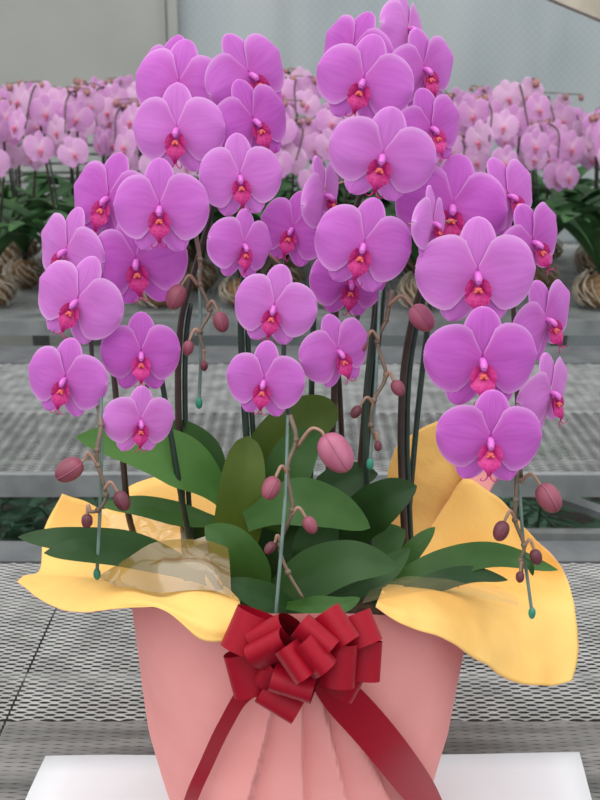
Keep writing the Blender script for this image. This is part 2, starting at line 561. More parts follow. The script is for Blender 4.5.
def pleat(x, z):
    ph = math.atan2(x, .385 - z)
    d = 0
    for a, b2 in zip(PLEATS, PLEATS[1:]):
        if a <= ph < b2:
            d = .011 * ((ph - a) / (b2 - a)) ** 1.5
    return d * sm(.36, .22, z)


mb = MB(); rows = []
NZ, NT = 40, 760
for i in range(NZ + 1):
    row = []
    for j in range(NT):
        th = -PI + 2 * PI * j / NT
        z = .0065 + (rim_z(th) - .0065) * i / NZ
        r = wr(z)
        x = r * math.sin(th)
        if math.cos(th) > 0: r += pleat(x, z)
        r += .0035 * noise.noise(Vector((math.sin(th) * 3, math.cos(th) * 3, z * 6))) * sm(0, .1, z)
        row.append((r * math.sin(th), POT.y - r * math.cos(th), z))
    rows.append(row)
mb.grid(rows, closed=True)
prt(mb, 'pink_wrapping', M['pink_paper'], 'pink paper wrapped round the pot, pleated under the bow')
mb = MB(); rows = []
for i in range(9):
    r = .165 * i / 8 + .0005
    rows.append([(r * math.cos(2 * PI * k / 40), POT.y + r * math.sin(2 * PI * k / 40), .265 + .008 * noise.noise(Vector((r * 30, k * .7, 1)))) for k in range(40)])
mb.grid(rows, closed=True)
prt(mb, 'growing_medium', M['bark'], 'dark bark growing medium')


def sheet(name, rows, mats, n=(40, 60), crinkle=.004, thick=.0007, label=None, two=True, seed=0, freq=18):
    R_ = [cr([P(*p) for p in r], n[1]) for r in rows]
    cols = [cr([R_[i][j] for i in range(len(R_))], n[0]) for j in range(n[1])]
    pts = [[cols[j][i] for j in range(n[1])] for i in range(n[0])]
    # crinkles
    for i in range(n[0]):
        for j in range(n[1]):
            p = pts[i][j]
            k = noise.noise(p * freq + Vector((seed, 0, 0))) * crinkle + noise.noise(p * freq * 3 + Vector((seed, 5, 0))) * crinkle * .35
            pts[i][j] = p + Vector((.2, -.5, .8)) * k
    mb = MB(); mb.grid(pts)
    o = prt(mb, name, mats, label)
    if thick:
        s = o.modifiers.new('thickness', 'SOLIDIFY'); s.thickness = thick; s.offset = -1
        if two: s.material_offset = 1; s.material_offset_rim = 0
    return o


YP = [M['pink_paper'], M['yellow_paper']]
sheet('yellow_lining', [
    [(17, 582, -.05), (42, 601, -.10), (79, 613, -.15), (130, 608, -.19), (165, 610, -.215), (200, 638, -.235), (226, 640, -.235), (236, 630, -.232)],
    [(20, 579, -.04), (50, 590, -.08), (88, 598, -.13), (130, 599, -.18), (163, 604, -.205), (203, 618, -.225), (228, 622, -.225), (238, 618, -.22)],
    [(24, 576, -.02), (60, 577, -.05), (95, 581, -.09), (130, 586, -.13), (160, 597, -.16), (185, 590, -.17), (215, 593, -.17), (240, 602, -.17)],
    [(40, 570, .01), (75, 573, -.01), (110, 580, -.03), (140, 592, -.07), (165, 603, -.09), (200, 606, -.11), (225, 612, -.11), (240, 615, -.12)],
    [(44, 530, .08), (82, 545, .08), (120, 555, .08), (150, 560, .08), (180, 565, .08), (200, 570, .06), (220, 575, .04), (240, 580, .02)],
    [(62, 494, .12), (84, 501, .13), (105, 509, .14), (128, 488, .15), (160, 476, .16), (185, 474, .16), (210, 474, .16), (240, 474, .16)],
], YP, label='yellow paper lining folded outward over the left rim', seed=3)
sheet('yellow_lining', [
    [(376, 606, -.215), (392, 618, -.212), (410, 628, -.205), (445, 641, -.185), (480, 661, -.15), (508, 680, -.11), (545, 687, -.07), (573, 680, -.04)],
    [(378, 600, -.20), (395, 606, -.195), (413, 610, -.185), (448, 618, -.155), (485, 632, -.11), (520, 650, -.07), (553, 662, -.04), (578, 658, -.01)],
    [(380, 596, -.16), (398, 594, -.15), (415, 592, -.13), (450, 594, -.09), (485, 602, -.05), (520, 612, -.01), (550, 622, .01), (577, 628, .03)],
    [(385, 584, -.05), (400, 582, -.02), (415, 582, .01), (450, 580, .06), (485, 581, .085), (520, 586, .095), (545, 586, .10), (567, 582, .10)],
    [(400, 570, .04), (410, 558, .06), (420, 548, .07), (445, 535, .09), (480, 530, .1), (510, 542, .11), (530, 552, .11), (552, 553, .10)],
    [(410, 562, .05), (420, 545, .07), (430, 528, .085), (447, 502, .10), (464, 479, .11), (485, 490, .12), (505, 505, .12), (530, 533, .11)],
], YP, label='yellow paper lining flaring wide over the right rim', seed=9, crinkle=.006, freq=14)
sheet('yellow_lining', [
    [(388, 470, .155), (398, 444, .16), (412, 434, .165), (428, 425, .165), (441, 420, .16)],
    [(386, 500, .15), (400, 478, .155), (416, 464, .155), (436, 452, .15), (456, 452, .14)],
    [(386, 530, .14), (402, 515, .14), (420, 505, .14), (444, 492, .13), (470, 482, .13)],
    [(386, 565, .12), (405, 555, .12), (425, 548, .11), (450, 530, .12), (478, 505, .13)],
    [(390, 590, .10), (410, 580, .10), (430, 575, .10), (450, 560, .11), (480, 530, .13)],
], YP[::-1], label='yellow paper lining standing upright behind the right stems', seed=15, n=(30, 30), freq=24, crinkle=.006)
sheet('pink_fold', [
    [(441, 421, .158), (462, 446, .15), (482, 462, .15), (501, 470, .15)],
    [(448, 440, .145), (464, 466, .14), (480, 478, .14), (494, 484, .145)],
    [(456, 462, .13), (464, 482, .12), (474, 492, .125), (486, 499, .13)],
], [M['pink_paper'], M['yellow_paper']], label='corner of pink paper turned back', seed=21, n=(16, 24), crinkle=.002)
# cellophane
sheet('cellophane', [
    [(98, 576, -.12), (125, 560, -.13), (150, 545, -.13), (172, 540, -.12), (205, 540, -.12), (228, 548, -.12)],
    [(104, 580, -.14), (130, 576, -.15), (155, 566, -.16), (180, 560, -.16), (208, 562, -.16), (230, 570, -.16)],
    [(112, 585, -.155), (135, 588, -.165), (160, 592, -.18), (185, 590, -.185), (210, 590, -.18), (231, 596, -.18)],
], M['cello'], label='amber tinted clear film', seed=31, n=(24, 40), crinkle=.0025, thick=0)
sheet('cellophane', [
    [(100, 512, .06), (120, 515, .05), (138, 511, .04), (158, 517, .03), (175, 525, .02)],
    [(108, 528, .03), (128, 530, .02), (150, 527, .01), (172, 533, .0), (190, 540, -.01)],
    [(120, 545, .0), (140, 550, -.01), (165, 548, -.02), (185, 552, -.03), (205, 556, -.04)],
    [(140, 565, -.03), (160, 570, -.05), (180, 568, -.06), (200, 572, -.06), (216, 574, -.07)],
], M['cello_clear'], label='crinkled clear film with bright creases', seed=37, n=(30, 30), crinkle=.014, thick=0, freq=30)
sheet('cellophane', [
    [(362, 603, -.20), (390, 597, -.20), (425, 592, -.18), (455, 594, -.16), (480, 598, -.14), (518, 606, -.10)],
    [(366, 596, -.13), (395, 588, -.12), (430, 584, -.11), (460, 585, -.10), (490, 590, -.08), (515, 598, -.06)],
    [(370, 590, -.09), (400, 578, -.08), (430, 576, -.07), (460, 578, -.06), (490, 584, -.05), (505, 590, -.04)],
], M['cello_clear'], label='clear film lying over the right lining', seed=43, n=(20, 40), crinkle=.004, thick=0, freq=26)


# ------------------------------------------------------------------ bow
def on_wrap(px, py, off=.006):
    Y = -.2
    for _ in range(30):
        p = P(px, py, Y)
        r = wr(max(p.z, 0)) + .004
        x = max(-r * .98, min(r * .98, p.x))
        Y = .5 * Y + .5 * (POT.y - math.sqrt(r * r - x * x) - off)
    return P(px, py, Y)


def ribbon_strip(mb, path, wdirs, width):
    rows = []
    for p, wd in zip(path, wdirs):
        rows.append([p + wd * width * k for k in (-.5, -.25, 0, .25, .5)])
    mb.grid(rows)


BC = P(306, 652, -.222)
mb = MB()
# knot
rows = []
ax = Vector((.35, 0, 1)).normalized()
for i in range(13):
    a = 2 * PI * i / 12
    rows.append([BC + Vector((0, -.008, 0)) + ax * (k * .014) + (Vector((1, 0, -.35)).normalized() * math.cos(a) * .013 + Vector((0, -1, 0)) * math.sin(a) * .010) for k in (-1, -.5, 0, .5, 1)])
mb.grid(rows)
bow = prt(mb, 'ribbon_bow', M['ribbon'], 'glossy red ribbon bow')


def loop(E, axis_deg, L_extra=0, H=.016, width=.033, wy=0.0):
    """ribbon loop from the knot out to end point E (px,py,Y); axis = image direction of the ribbon's width"""
    e = P(*E); d = e - BC; Ln = d.length; d.normalize()
    a = R(axis_deg)
    wd = Vector((math.cos(a), wy, math.sin(a)))
    wd = (wd - d * wd.dot(d)).normalized()
    n = d.cross(wd).normalized()
    path = []
    for i in range(33):
        tt = 2 * PI * i / 32
        al = (1 - math.cos(tt)) / 2
        ac = math.sin(tt) * (al ** .5) * H * 1.15
        path.append(BC + d * (al * Ln) + n * ac)
    mb = MB()
    ws = [(.55 + .45 * sm(0, .5, (1 - math.cos(2 * PI * i / 32)) / 2)) for i in range(33)]
    rows = [[p + wd * width * s * k for k in (-.5, -.25, 0, .25, .5)] for p, s in zip(path, ws)]
    mb.grid(rows)
    o = prt(mb, 'bow_loop', M['ribbon'], None, True, bow)
    return o


LOOPS = [
    ((230, 626, -.245), 68, .020, .036, .3), ((262, 646, -.275), 35, .014, .036, -.2),
    ((229, 678, -.245), 66, .017, .038, .4), ((264, 676, -.265), 48, .013, .028, 0),
    ((290, 692, -.285), -12, .015, .036, 0), ((273, 713, -.265), -18, .012, .036, 0),
    ((294, 664, -.30), 125, .014, .030, 0), ((316, 656, -.30), 125, .014, .030, 0),
    ((318, 634, -.285), 130, .014, .033, 0), ((344, 622, -.265), 100, .017, .032, 0),
    ((375, 624, -.245), 100, .018, .028, .4), ((349, 668, -.275), 84, .018, .036, .3),
    ((381, 662, -.245), 78, .014, .034, .3), ((359, 690, -.25), 60, .012, .028, 0),
    ((262, 628, -.26), 20, .014, .034, 0),
]
for e, a, H, wd, wy in LOOPS: loop(e, a, 0, H, wd, wy)
# tails
def tail(px_path, widths, twist, endcut):
    pts = cr([on_wrap(x, y, o_) for x, y, o_ in px_path], 30)
    mb = MB(); rows = []
    for i, p in enumerate(pts):
        t = (pts[min(i + 1, 29)] - pts[max(i - 1, 0)]).normalized()
        nrm = Vector((p.x, p.y - POT.y, 0)).normalized()
        s = t.cross(nrm).normalized()
        f = i / 29
        a = twist * sm(0, 1, f) if twist else 0
        s = (s * math.cos(a) + nrm * math.sin(a)).normalized()
        wdt = widths[0] + (widths[1] - widths[0]) * sm(0, .3, f)
        rows.append([p + s * wdt * k + t * (endcut * k if i == 29 else 0) for k in (-.5, -.25, 0, .25, .5)])
    mb.grid(rows)
    prt(mb, 'ribbon_tail', M['ribbon'], None, True, bow)


tail([(310, 662, .012), (335, 690, .014), (370, 728, .016), (400, 765, .016), (430, 806, .016), (452, 850, .016)], (.022, .036), 0, .01)
tail([(290, 665, .014), (248, 690, .020), (225, 725, .018), (206, 765, .016), (190, 803, .020), (180, 850, .022)], (.032, .013), R(35), .0)


# ------------------------------------------------------------------ leaves
def leaf_mesh(pts, hw, n, fold=.25, wave=.0, ns=28, tip=(3.4, .75)):
    c = cr([P(*p) for p in pts], ns); mb = MB(); rows = []
    n = Vector(n).normalized()
    for i, p in enumerate(c):
        t = (c[min(i + 1, ns - 1)] - c[max(i - 1, 0)]).normalized()
        s = t.cross(n).normalized(); nn = s.cross(t).normalized()
        u = i / (ns - 1)
        w_ = hw * max(.02, (.42 + .58 * sm(0, .45, u)) * (max(0, 1 - u ** tip[0])) ** tip[1])
        r = []
        for k in range(9):
            v = k / 4 - 1
            r.append(p + s * w_ * v + nn * (abs(v) * w_ * fold + wave * math.sin(u * 9 + v) * v * v))
        rows.append(r)
    mb.grid(rows)
    return mb


UPN = (0, -.7, .7)
LEAVES = [
    ([(224, 497, 0), (190, 467, -.01), (140, 446, -.02), (76, 437, -.03)], .030, (.1, -.8, .6), 'leaf_bright', .12),
    ([(226, 492, .03), (208, 458, .04), (186, 436, .05), (160, 424, .06)], .020, (.1, -.9, .4), 'leaf', .15),
    ([(224, 524, .01), (185, 516, .01), (140, 506, .01), (100, 505, .02)], .014, (0, -.75, .6), 'leaf', .15),
    ([(205, 572, -.03), (140, 548, -.07), (70, 540, -.10), (18, 537, -.10)], .016, (0, -.7, .7), 'leaf_dark', .15),
    ([(205, 580, -.05), (140, 558, -.10), (90, 551, -.13), (44, 553, -.14)], .018, (0, -.62, .8), 'leaf_dark', .2),
    ([(232, 585, -.03), (236, 540, -.04), (242, 485, -.04), (248, 436, -.02)], .025, (.15, -1, .2), 'leaf_olive', .2),
    ([(256, 540, .03), (268, 465, .03), (298, 425, .04), (338, 408, .05)], .030, (0, -1, .3), 'leaf_olive', .2),
    ([(272, 530, .0), (285, 480, .0), (300, 448, .01), (318, 432, .03)], .026, (-.1, -1, .3), 'leaf', .2),
    ([(246, 522, -.05), (290, 503, -.06), (330, 508, -.06), (370, 528, -.06)], .026, (0, -.85, .6), 'leaf', .15),
    ([(308, 535, .02), (326, 497, .02), (350, 478, .03), (378, 474, .03)], .022, (.1, -.9, .5), 'leaf_dark', .2),
    ([(345, 560, -.01), (362, 520, -.02), (388, 498, -.03), (417, 486, -.03)], .026, (.2, -.9, .5), 'leaf_dark', .2),
    ([(258, 612, -.09), (248, 578, -.10), (232, 548, -.10), (205, 526, -.09)], .027, (-.2, -.85, .5), 'leaf', .12),
    ([(262, 603, -.10), (305, 578, -.11), (350, 562, -.12), (398, 567, -.12)], .026, (0, -.8, .6), 'leaf_dark', .15),
    ([(370, 600, -.06), (425, 572, -.06), (490, 555, -.05), (558, 570, -.02)], .017, (0, -.75, .7), 'leaf', .15),
    ([(372, 604, -.08), (430, 585, -.08), (470, 575, -.07), (508, 580, -.06)], .012, (0, -.6, .8), 'leaf_dark', .2),
    ([(372, 595, -.03), (398, 568, -.03), (418, 545, -.03), (435, 527, -.02)], .012, (-.3, -.8, .5), 'leaf', .2),
    ([(340, 585, .0), (365, 560, .01), (388, 540, .02), (405, 530, .03)], .022, (.1, -.8, .6), 'leaf', .2),
    ([(325, 600, -.10), (355, 586, -.09), (385, 570, -.08), (410, 548, -.06)], .016, (.1, -.8, .6), 'leaf_dark', .2),
    ([(300, 612, -.13), (275, 602, -.15), (250, 592, -.16), (226, 580, -.16)], .016, (0, -.7, .7), 'leaf_dark', .2),
    ([(285, 606, -.14), (312, 606, -.165), (340, 606, -.175), (360, 598, -.165)], .010, (0, -.7, .7), 'leaf', .25),
    ([(262, 600, .02), (270, 560, .02), (290, 535, .03), (320, 525, .03)], .028, (0, -1, .3), 'leaf_dark', .2),
    ([(330, 585, .05), (345, 555, .06), (360, 520, .07), (365, 490, .07)], .026, (0, -1, .3), 'leaf_dark', .2),
    ([(255, 585, .05), (225, 560, .05), (205, 540, .05), (196, 520, .05)], .022, (0, -1, .4), 'leaf_dark', .2),
    ([(300, 590, -.04), (315, 560, -.04), (320, 535, -.03), (335, 515, -.02)], .028, (0, -1, .4), 'leaf_dark', .2),
]
for pts, hw, n, mt, fo in LEAVES:
    prt(leaf_mesh(pts, hw, n, fo, tip=(5, .5) if mt == 'leaf_olive' else (3.4, .75)), 'leaf', M[mt])
# a silvery aerial root curling over the medium
mb = MB(); mb.tube(cr([P(190, 545, .0), P(204, 540, -.02), P(220, 535, -.03), P(238, 533, -.03)], 14), .0035, 7)
prt(mb, 'aerial_root', M['root'], 'silvery grey root')


# ------------------------------------------------------------------ flower meshes (unit: petal span = 1; face +Z, up +Y)
def blade(base, ang, length, hw, pw, zf, tipw=1.0, n=(14, 13), bend=0.0, skew=0.0, pk=.75, seed=0, wav=.020, inner=0):
    """one tepal: grid along length (u) and across (v)"""
    ca, sa = math.cos(ang), math.sin(ang); rows = []
    for i in range(n[0]):
        u = 1 - (1 - i / (n[0] - 1)) ** 1.7
        wv = hw * (.10 + .90 * sm(-.12, pk, u) ** pw) * (max(0, 1 - (max(0, u - .42) / .58) ** 2.3)) ** .5
        if i == n[0] - 1: wv = hw * .02
        r = []
        for j in range(n[1]):
            v = j / (n[1] - 1) * 2 - 1
            wq = wv
            if inner and v * inner > 0:
                wq = max(wv, hw * (.10 + .86 * sm(-.09, .34, u)) if u < .42 else wv)
            l = u * length; s = v * wq + bend * math.sin(PI * u) + skew * u * u
            # round the outline: slide edge points back
            l -= (v * v) * .10 * length * u * (1 - u) * 1.2
            x = base[0] + ca * l - sa * s; y = base[1] + sa * l + ca * s
            z = zf(u, v) + wav * noise.noise(Vector((x * 5 + seed, y * 5, seed * .7)))
            r.append(Vector((x, y, z)))
        rows.append(r)
    mb = MB(); mb.grid(rows, flip=True)
    return mb


def flower_meshes(k, mats):
    s = k * 3.1 + 1
    pm, lm, cm_, km = mats
    rj = random.Random(k)
    out = {}
    j = lambda a: 1 + rj.uniform(-a, a)
    zc = rj.uniform(-.03, .02)
    pet = lambda u, v: .012 + .05 * u * (1 - u) + zc * u * u - .065 * v * v * u - .055 * u ** 4
    # petals: very broad, nearly kidney shaped
    out['petal_r'] = blade((.015, .005), R(5), .485 * j(.03), .330 * j(.04), .9, pet, pk=.45, bend=-.005, seed=s, inner=1).mesh('petal', pm)
    out['petal_l'] = blade((-.015, .005), R(175), .485 * j(.03), .330 * j(.04), .9, pet, pk=.45, bend=.005, seed=s + 9, inner=-1).mesh('petal', pm)
    out['dorsal'] = blade((0, .01), R(90), .475 * j(.04), .172 * j(.04), .8, lambda u, v: -.008 - .03 * v * v + .02 * u - .06 * u ** 3, pk=.5, seed=s + 4, wav=.008, n=(12, 9)).mesh('dorsal_sepal', pm)
    lat = lambda u, v: -.012 - .025 * v * v - .01 * u
    out['lat_r'] = blade((.01, -.01), R(-62), .445 * j(.04), .165, .8, lat, pk=.5, bend=.02, seed=s + 5, wav=.008, n=(12, 9)).mesh('lateral_sepal', pm)
    out['lat_l'] = blade((-.01, -.01), R(-118), .445 * j(.04), .165, .8, lat, pk=.5, bend=-.02, seed=s + 6, wav=.008, n=(12, 9)).mesh('lateral_sepal', pm)
    # lip: two upright side lobes, an arrow-shaped mid lobe with tendrils, a yellow callus
    mb = MB()
    for sd in (-1, 1):
        rows = []
        for i in range(9):
            u = i / 8; r = []
            for q in range(7):
                v = q / 6 * 2 - 1
                wv = .068 * math.sin(PI * min(max(u, .02), .98) ** .8) ** .6
                a = R(25) + u * 1.3
                x = sd * (.014 + .062 * math.sin(a * .9) * u ** .8 + .012 * v * v)
                y = -.075 - .02 * u + v * wv - .035 * u
                z = .035 + .115 * u ** 1.1 - .05 * u * u
                r.append((x, y, z))
            rows.append(r)
        mb.grid(rows, m=0, flip=(sd > 0))
    rows = []
    for i in range(13):
        u = i / 12; r = []
        wv = .030 + .058 * math.exp(-((u - .48) / .24) ** 2) - .018 * u
        wv = max(wv, .005)
        for q in range(9):
            v = q / 8 * 2 - 1
            y = -.085 - .205 * u
            z = .045 + .11 * math.sin(u * 2.2) - abs(v) * wv * .55 - .02 * u * u
            r.append((v * wv, y, z))
        rows.append(r)
    mb.grid(rows, m=0)
    for sd in (-1, 1):
        pts = [Vector((sd * .006, -.285, .11)), Vector((sd * .022, -.315, .12)), Vector((sd * .045, -.325, .135)), Vector((sd * .060, -.305, .15)), Vector((sd * .05, -.288, .155))]
        mb.tube(cr(pts, 10), lambda t: .0065 * (1 - .6 * t), 5, m=0)
    mb.ellipsoid((0, -.105, .095), .026, .022, .022, nu=5, nv=8, m=1)
    for sd in (-1, 1):
        mb.ellipsoid((sd * .018, -.118, .112), .013, .013, .012, nu=4, nv=6, m=1)
    mb.v = [Vector((v.x * 1.35, (v.y + .06) * 1.15 - .06, v.z * 1.1)) for v in mb.v]
    out['lip'] = mb.mesh('lip', [lm, km])
    # column + ovary
    mb = MB()
    mb.tube(cr([Vector((0, .012, .0)), Vector((0, .006, .05)), Vector((0, -.018, .095)), Vector((0, -.045, .115))], 9), lambda t: .024 + .009 * math.sin(t * PI * .9), 10, m=0)
    mb.ellipsoid((0, -.045, .112), .026, .021, .020, nu=6, nv=8, m=0)
    mb.tube(cr([Vector((0, 0, .0)), Vector((0, -.004, -.06)), Vector((0, -.02, -.12))], 6), lambda t: .032 - .015 * t, 8, m=0)
    out['core'] = mb.mesh('flower', [cm_])
    return out


VAR = []
for k in range(9):
    pm = [M['petal'], M['petal_dark'], M['petal_pale']][k % 3]
    lm = M['lip_pale'] if k in (4,) else M['lip']
    VAR.append(flower_meshes(k, (pm, lm, M['column'], M['callus'])))


def face_matrix(yaw, pitch, roll):
    base = Matrix(((1, 0, 0), (0, 0, -1), (0, 1, 0)))      # local X->X, Y->Z, Z->-Y
    m = Matrix.Rotation(R(yaw), 3, 'Z') @ Matrix.Rotation(R(-pitch), 3, 'X') @ base @ Matrix.Rotation(R(-roll), 3, 'Z')
    return m.to_4x4()


FL = [  # px, py, span px, yaw, pitch, roll, Y, spike
    (178, 86, 92, -5, 8, 10, .06, 'A'), (166, 76, 84, -30, 15, 8, .10, 'A'), (177, 131, 93, -6, 3, 0, .0, 'A'),
    (250, 76, 92, 32, 5, -28, .05, 'A'), (254, 122, 86, 30, 5, -18, .02, 'A'), (240, 178, 84, 8, 3, -3, -.03, 'A'),
    (160, 209, 96, 0, 3, 0, -.07, 'B'), (108, 200, 94, -22, 8, 12, .0, 'B'), (67, 252, 88, -36, 5, 15, -.01, 'B'),
    (137, 262, 98, -3, 0, -8, -.03, 'B'), (77, 302, 92, -14, 3, 22, -.08, 'B'), (65, 380, 84, -10, 3, 10, -.11, 'B'),
    (141, 354, 82, 10, 2, 3, -.07, 'B2'), (140, 422, 72, 22, 0, 8, -.11, 'B2'),
    (243, 246, 74, 34, 0, 10, -.05, 'C'), (293, 230, 78, -18, 5, 12, -.0, 'C'), (274, 308, 84, -6, 0, 10, -.09, 'C'), (264, 382, 80, -8, 0, 5, -.12, 'C'),
    (324, 196, 86, 66, 0, -12, .0, 'D'), (363, 82, 100, -8, 0, 14, -.02, 'D'), (352, 50, 86, -38, 8, 22, .04, 'D'),
    (408, 30, 84, 58, 10, 4, .07, 'D'), (424, 70, 88, 36, 0, -12, .03, 'D'), (431, 129, 88, 32, 0, -14, -.01, 'D'), (382, 157, 108, -2, -4, 12, -.05, 'D'),
    (363, 246, 98, -2, 0, 14, -.07, 'D2'), (350, 282, 82, 12, -8, 6, -.03, 'D2'), (338, 352, 80, 30, 0, -14, -.08, 'D2'),
    (452, 208, 116, -2, 5, 8, -.0, 'E'), (432, 224, 80, 62, 0, 4, -.06, 'E'), (508, 197, 90, 40, 8, -22, .03, 'E'), (533, 243, 92, 38, 0, -25, -.02, 'E'),
    (477, 275, 119, 0, 0, 0, -.08, 'E'), (546, 320, 94, 42, 0, -22, -.03, 'E'), (482, 361, 117, 1, 0, 0, -.118, 'E'), (550, 393, 92, 50, 0, -8, -.05, 'E'),
    (490, 440, 109, -2, 0, 2, -.150, 'E'),
]
SPIKES = {
    'A': [(187, 580, .02), (179, 440, .05), (180, 330, .07), (196, 265, .09), (216, 190, .10), (212, 130, .10), (198, 85, .09)],
    'B': [(216, 602, .03), (186, 586, .06), (152, 562, .05), (131, 525, .02), (123, 460, .02), (113, 360, .04), (112, 270, .05), (116, 225, .04), (106, 245, .02), (92, 310, -.03), (92, 360, -.06), (97, 405, -.10)],
    'B2': [(232, 606, .01), (212, 578, .0), (192, 546, -.01), (182, 500, -.02), (170, 430, -.02), (158, 360, -.01), (150, 340, -.02), (146, 400, -.05)],
    'C': [(262, 585, .02), (247, 440, .04), (241, 310, .05), (252, 250, .05), (276, 232, .04), (284, 300, -.03), (284, 370, -.08), (290, 425, -.12)],
    'D': [(318, 580, .03), (333, 420, .07), (338, 280, .09), (362, 190, .10), (390, 120, .10), (394, 60, .09), (384, 45, .07)],
    'D2': [(352, 575, .03), (366, 400, .04), (376, 300, .04), (374, 255, .03), (366, 285, .03), (354, 330, .0), (346, 345, -.03)],
    'E': [(407, 580, .03), (401, 430, .06), (410, 330, .08), (440, 240, .09), (484, 192, .08), (508, 230, .04), (514, 320, .0), (518, 420, -.05), (521, 478, -.09)],
}
SMAT = {'A': 'stem', 'B': 'stem', 'B2': 'stake', 'C': 'stake', 'D': 'stem', 'D2': 'stem', 'E': 'stem'}
CURVE = {}
for k, pts in SPIKES.items():
    c = cr([P(*p) for p in pts], 70); CURVE[k] = c
    mb = MB(); mb.tube(c, lambda t: .0042 - .0022 * t, 9)
    prt(mb, 'flower_spike', M[SMAT[k]])
    if k in ('A', 'C', 'D2', 'E'):      # the green or brown stake tied along the lower stem
        mb = MB(); mb.tube([p + Vector((.007, .004, 0)) for p in c[:28]], .003, 8)
        prt(mb, 'support_stake', M['stake'])
for pts, mt in (([(310, 585, .05), (311, 420, .08), (314, 300, .09)], 'stake'), ([(372, 580, .0), (366, 420, .02), (380, 290, .03)], 'stake'),
                ([(405, 560, .05), (417, 420, .08), (432, 290, .1)], 'stake'), ([(345, 580, .08), (340, 400, .09), (326, 230, .1)], 'stem')):
    mb = MB(); mb.tube(cr([P(*p) for p in pts], 14), .0033, 8)
    prt(mb, 'support_stake', M[mt])

SUB = [('petal', 'petal_r'), ('petal', 'petal_l'), ('dorsal_sepal', 'dorsal'), ('lateral_sepal', 'lat_r'), ('lateral_sepal', 'lat_l'), ('lip', 'lip')]
for i, (px, py, W, yaw, pitch, roll, Y, sp_) in enumerate(FL):
    c = P(px, py, Y); size = W / FPX * depth(c)
    var = VAR[(i * 4 + i // 9) % 9]
    m = Matrix.Translation(c - POT) @ face_matrix(yaw, pitch, roll) @ Matrix.Diagonal((size, size * (.96 if sp_ in 'DE' else 1.06), size, 1))
    f = bpy.data.objects.new('flower', var['core']); COL.objects.link(f)
    f.parent = pot; f.matrix_local = m
    for nm, key in SUB:
        s = bpy.data.objects.new(nm, var[key]); COL.objects.link(s); s.parent = f
    # pedicel from the flower's back to its spike
    n = (face_matrix(yaw, pitch, roll).to_3x3() @ Vector((0, 0, 1))).normalized()
    a = c - n * size * .11
    cv = CURVE[sp_]
    best = min(cv[20:], key=lambda q: (q - a).length + .25 * abs(q.z - a.z - .01))
    mb = MB(); mb.tube(cr([a, a - n * .012 + Vector((0, .004, -.002)), (a + best) / 2 + Vector((0, .008, .004)), best], 12), .0014, 6)
    prt(mb, 'pedicel', M['pedicel'])

# ------------------------------------------------------------------ bud sprays and support wires


def bud_part(px, py, r, mt, Y, attach, ell=1.18):
    c = P(px, py, Y); rr = r / FPX * depth(c)
    a = P(*attach)
    mb = MB()
    ax = (c - a); ax.x *= .25; ax.y *= .3; ax = ax.normalized() if ax.length > 1e-6 else Vector((0, 0, -1))
    if ax.z > -.3: ax = (ax + Vector((0, 0, -1.2))).normalized()
    q = Vector((0, 0, -1)).rotation_difference(ax).to_matrix()
    mb.ellipsoid(c, rr, rr * .95, rr * ell, q, 12, 16, shape=lambda t: .82 + .2 * t + .04 * math.cos(t * 6))
    o = prt(mb, 'flower_bud', M[mt])
    # groove where the sepals meet
    pts = [c + q @ Vector((rr * .1 * math.sin(t * 2), -rr * .96 * math.cos((t - .5) * 2.6), rr * ell * math.sin((t - .5) * 2.6))) for t in [k / 10 for k in range(11)]]
    mb = MB(); mb.tube(pts, rr * .035, 5)
    prt(mb, 'sepal_seam', M['bud_pink'] if mt != 'bud_dark' else M['bud'], None, True, None).parent = pot
    top = c - ax * rr * ell * .95
    mid = (top + a) / 2 + Vector((0, 0, .006 + rr * .35))
    mb = MB(); mb.tube(cr([top, top - ax * rr * .35, mid, a], 14), lambda t: .0013 + .0006 * t, 6)
    prt(mb, 'bud_stalk', M['pedicel'])
    return o


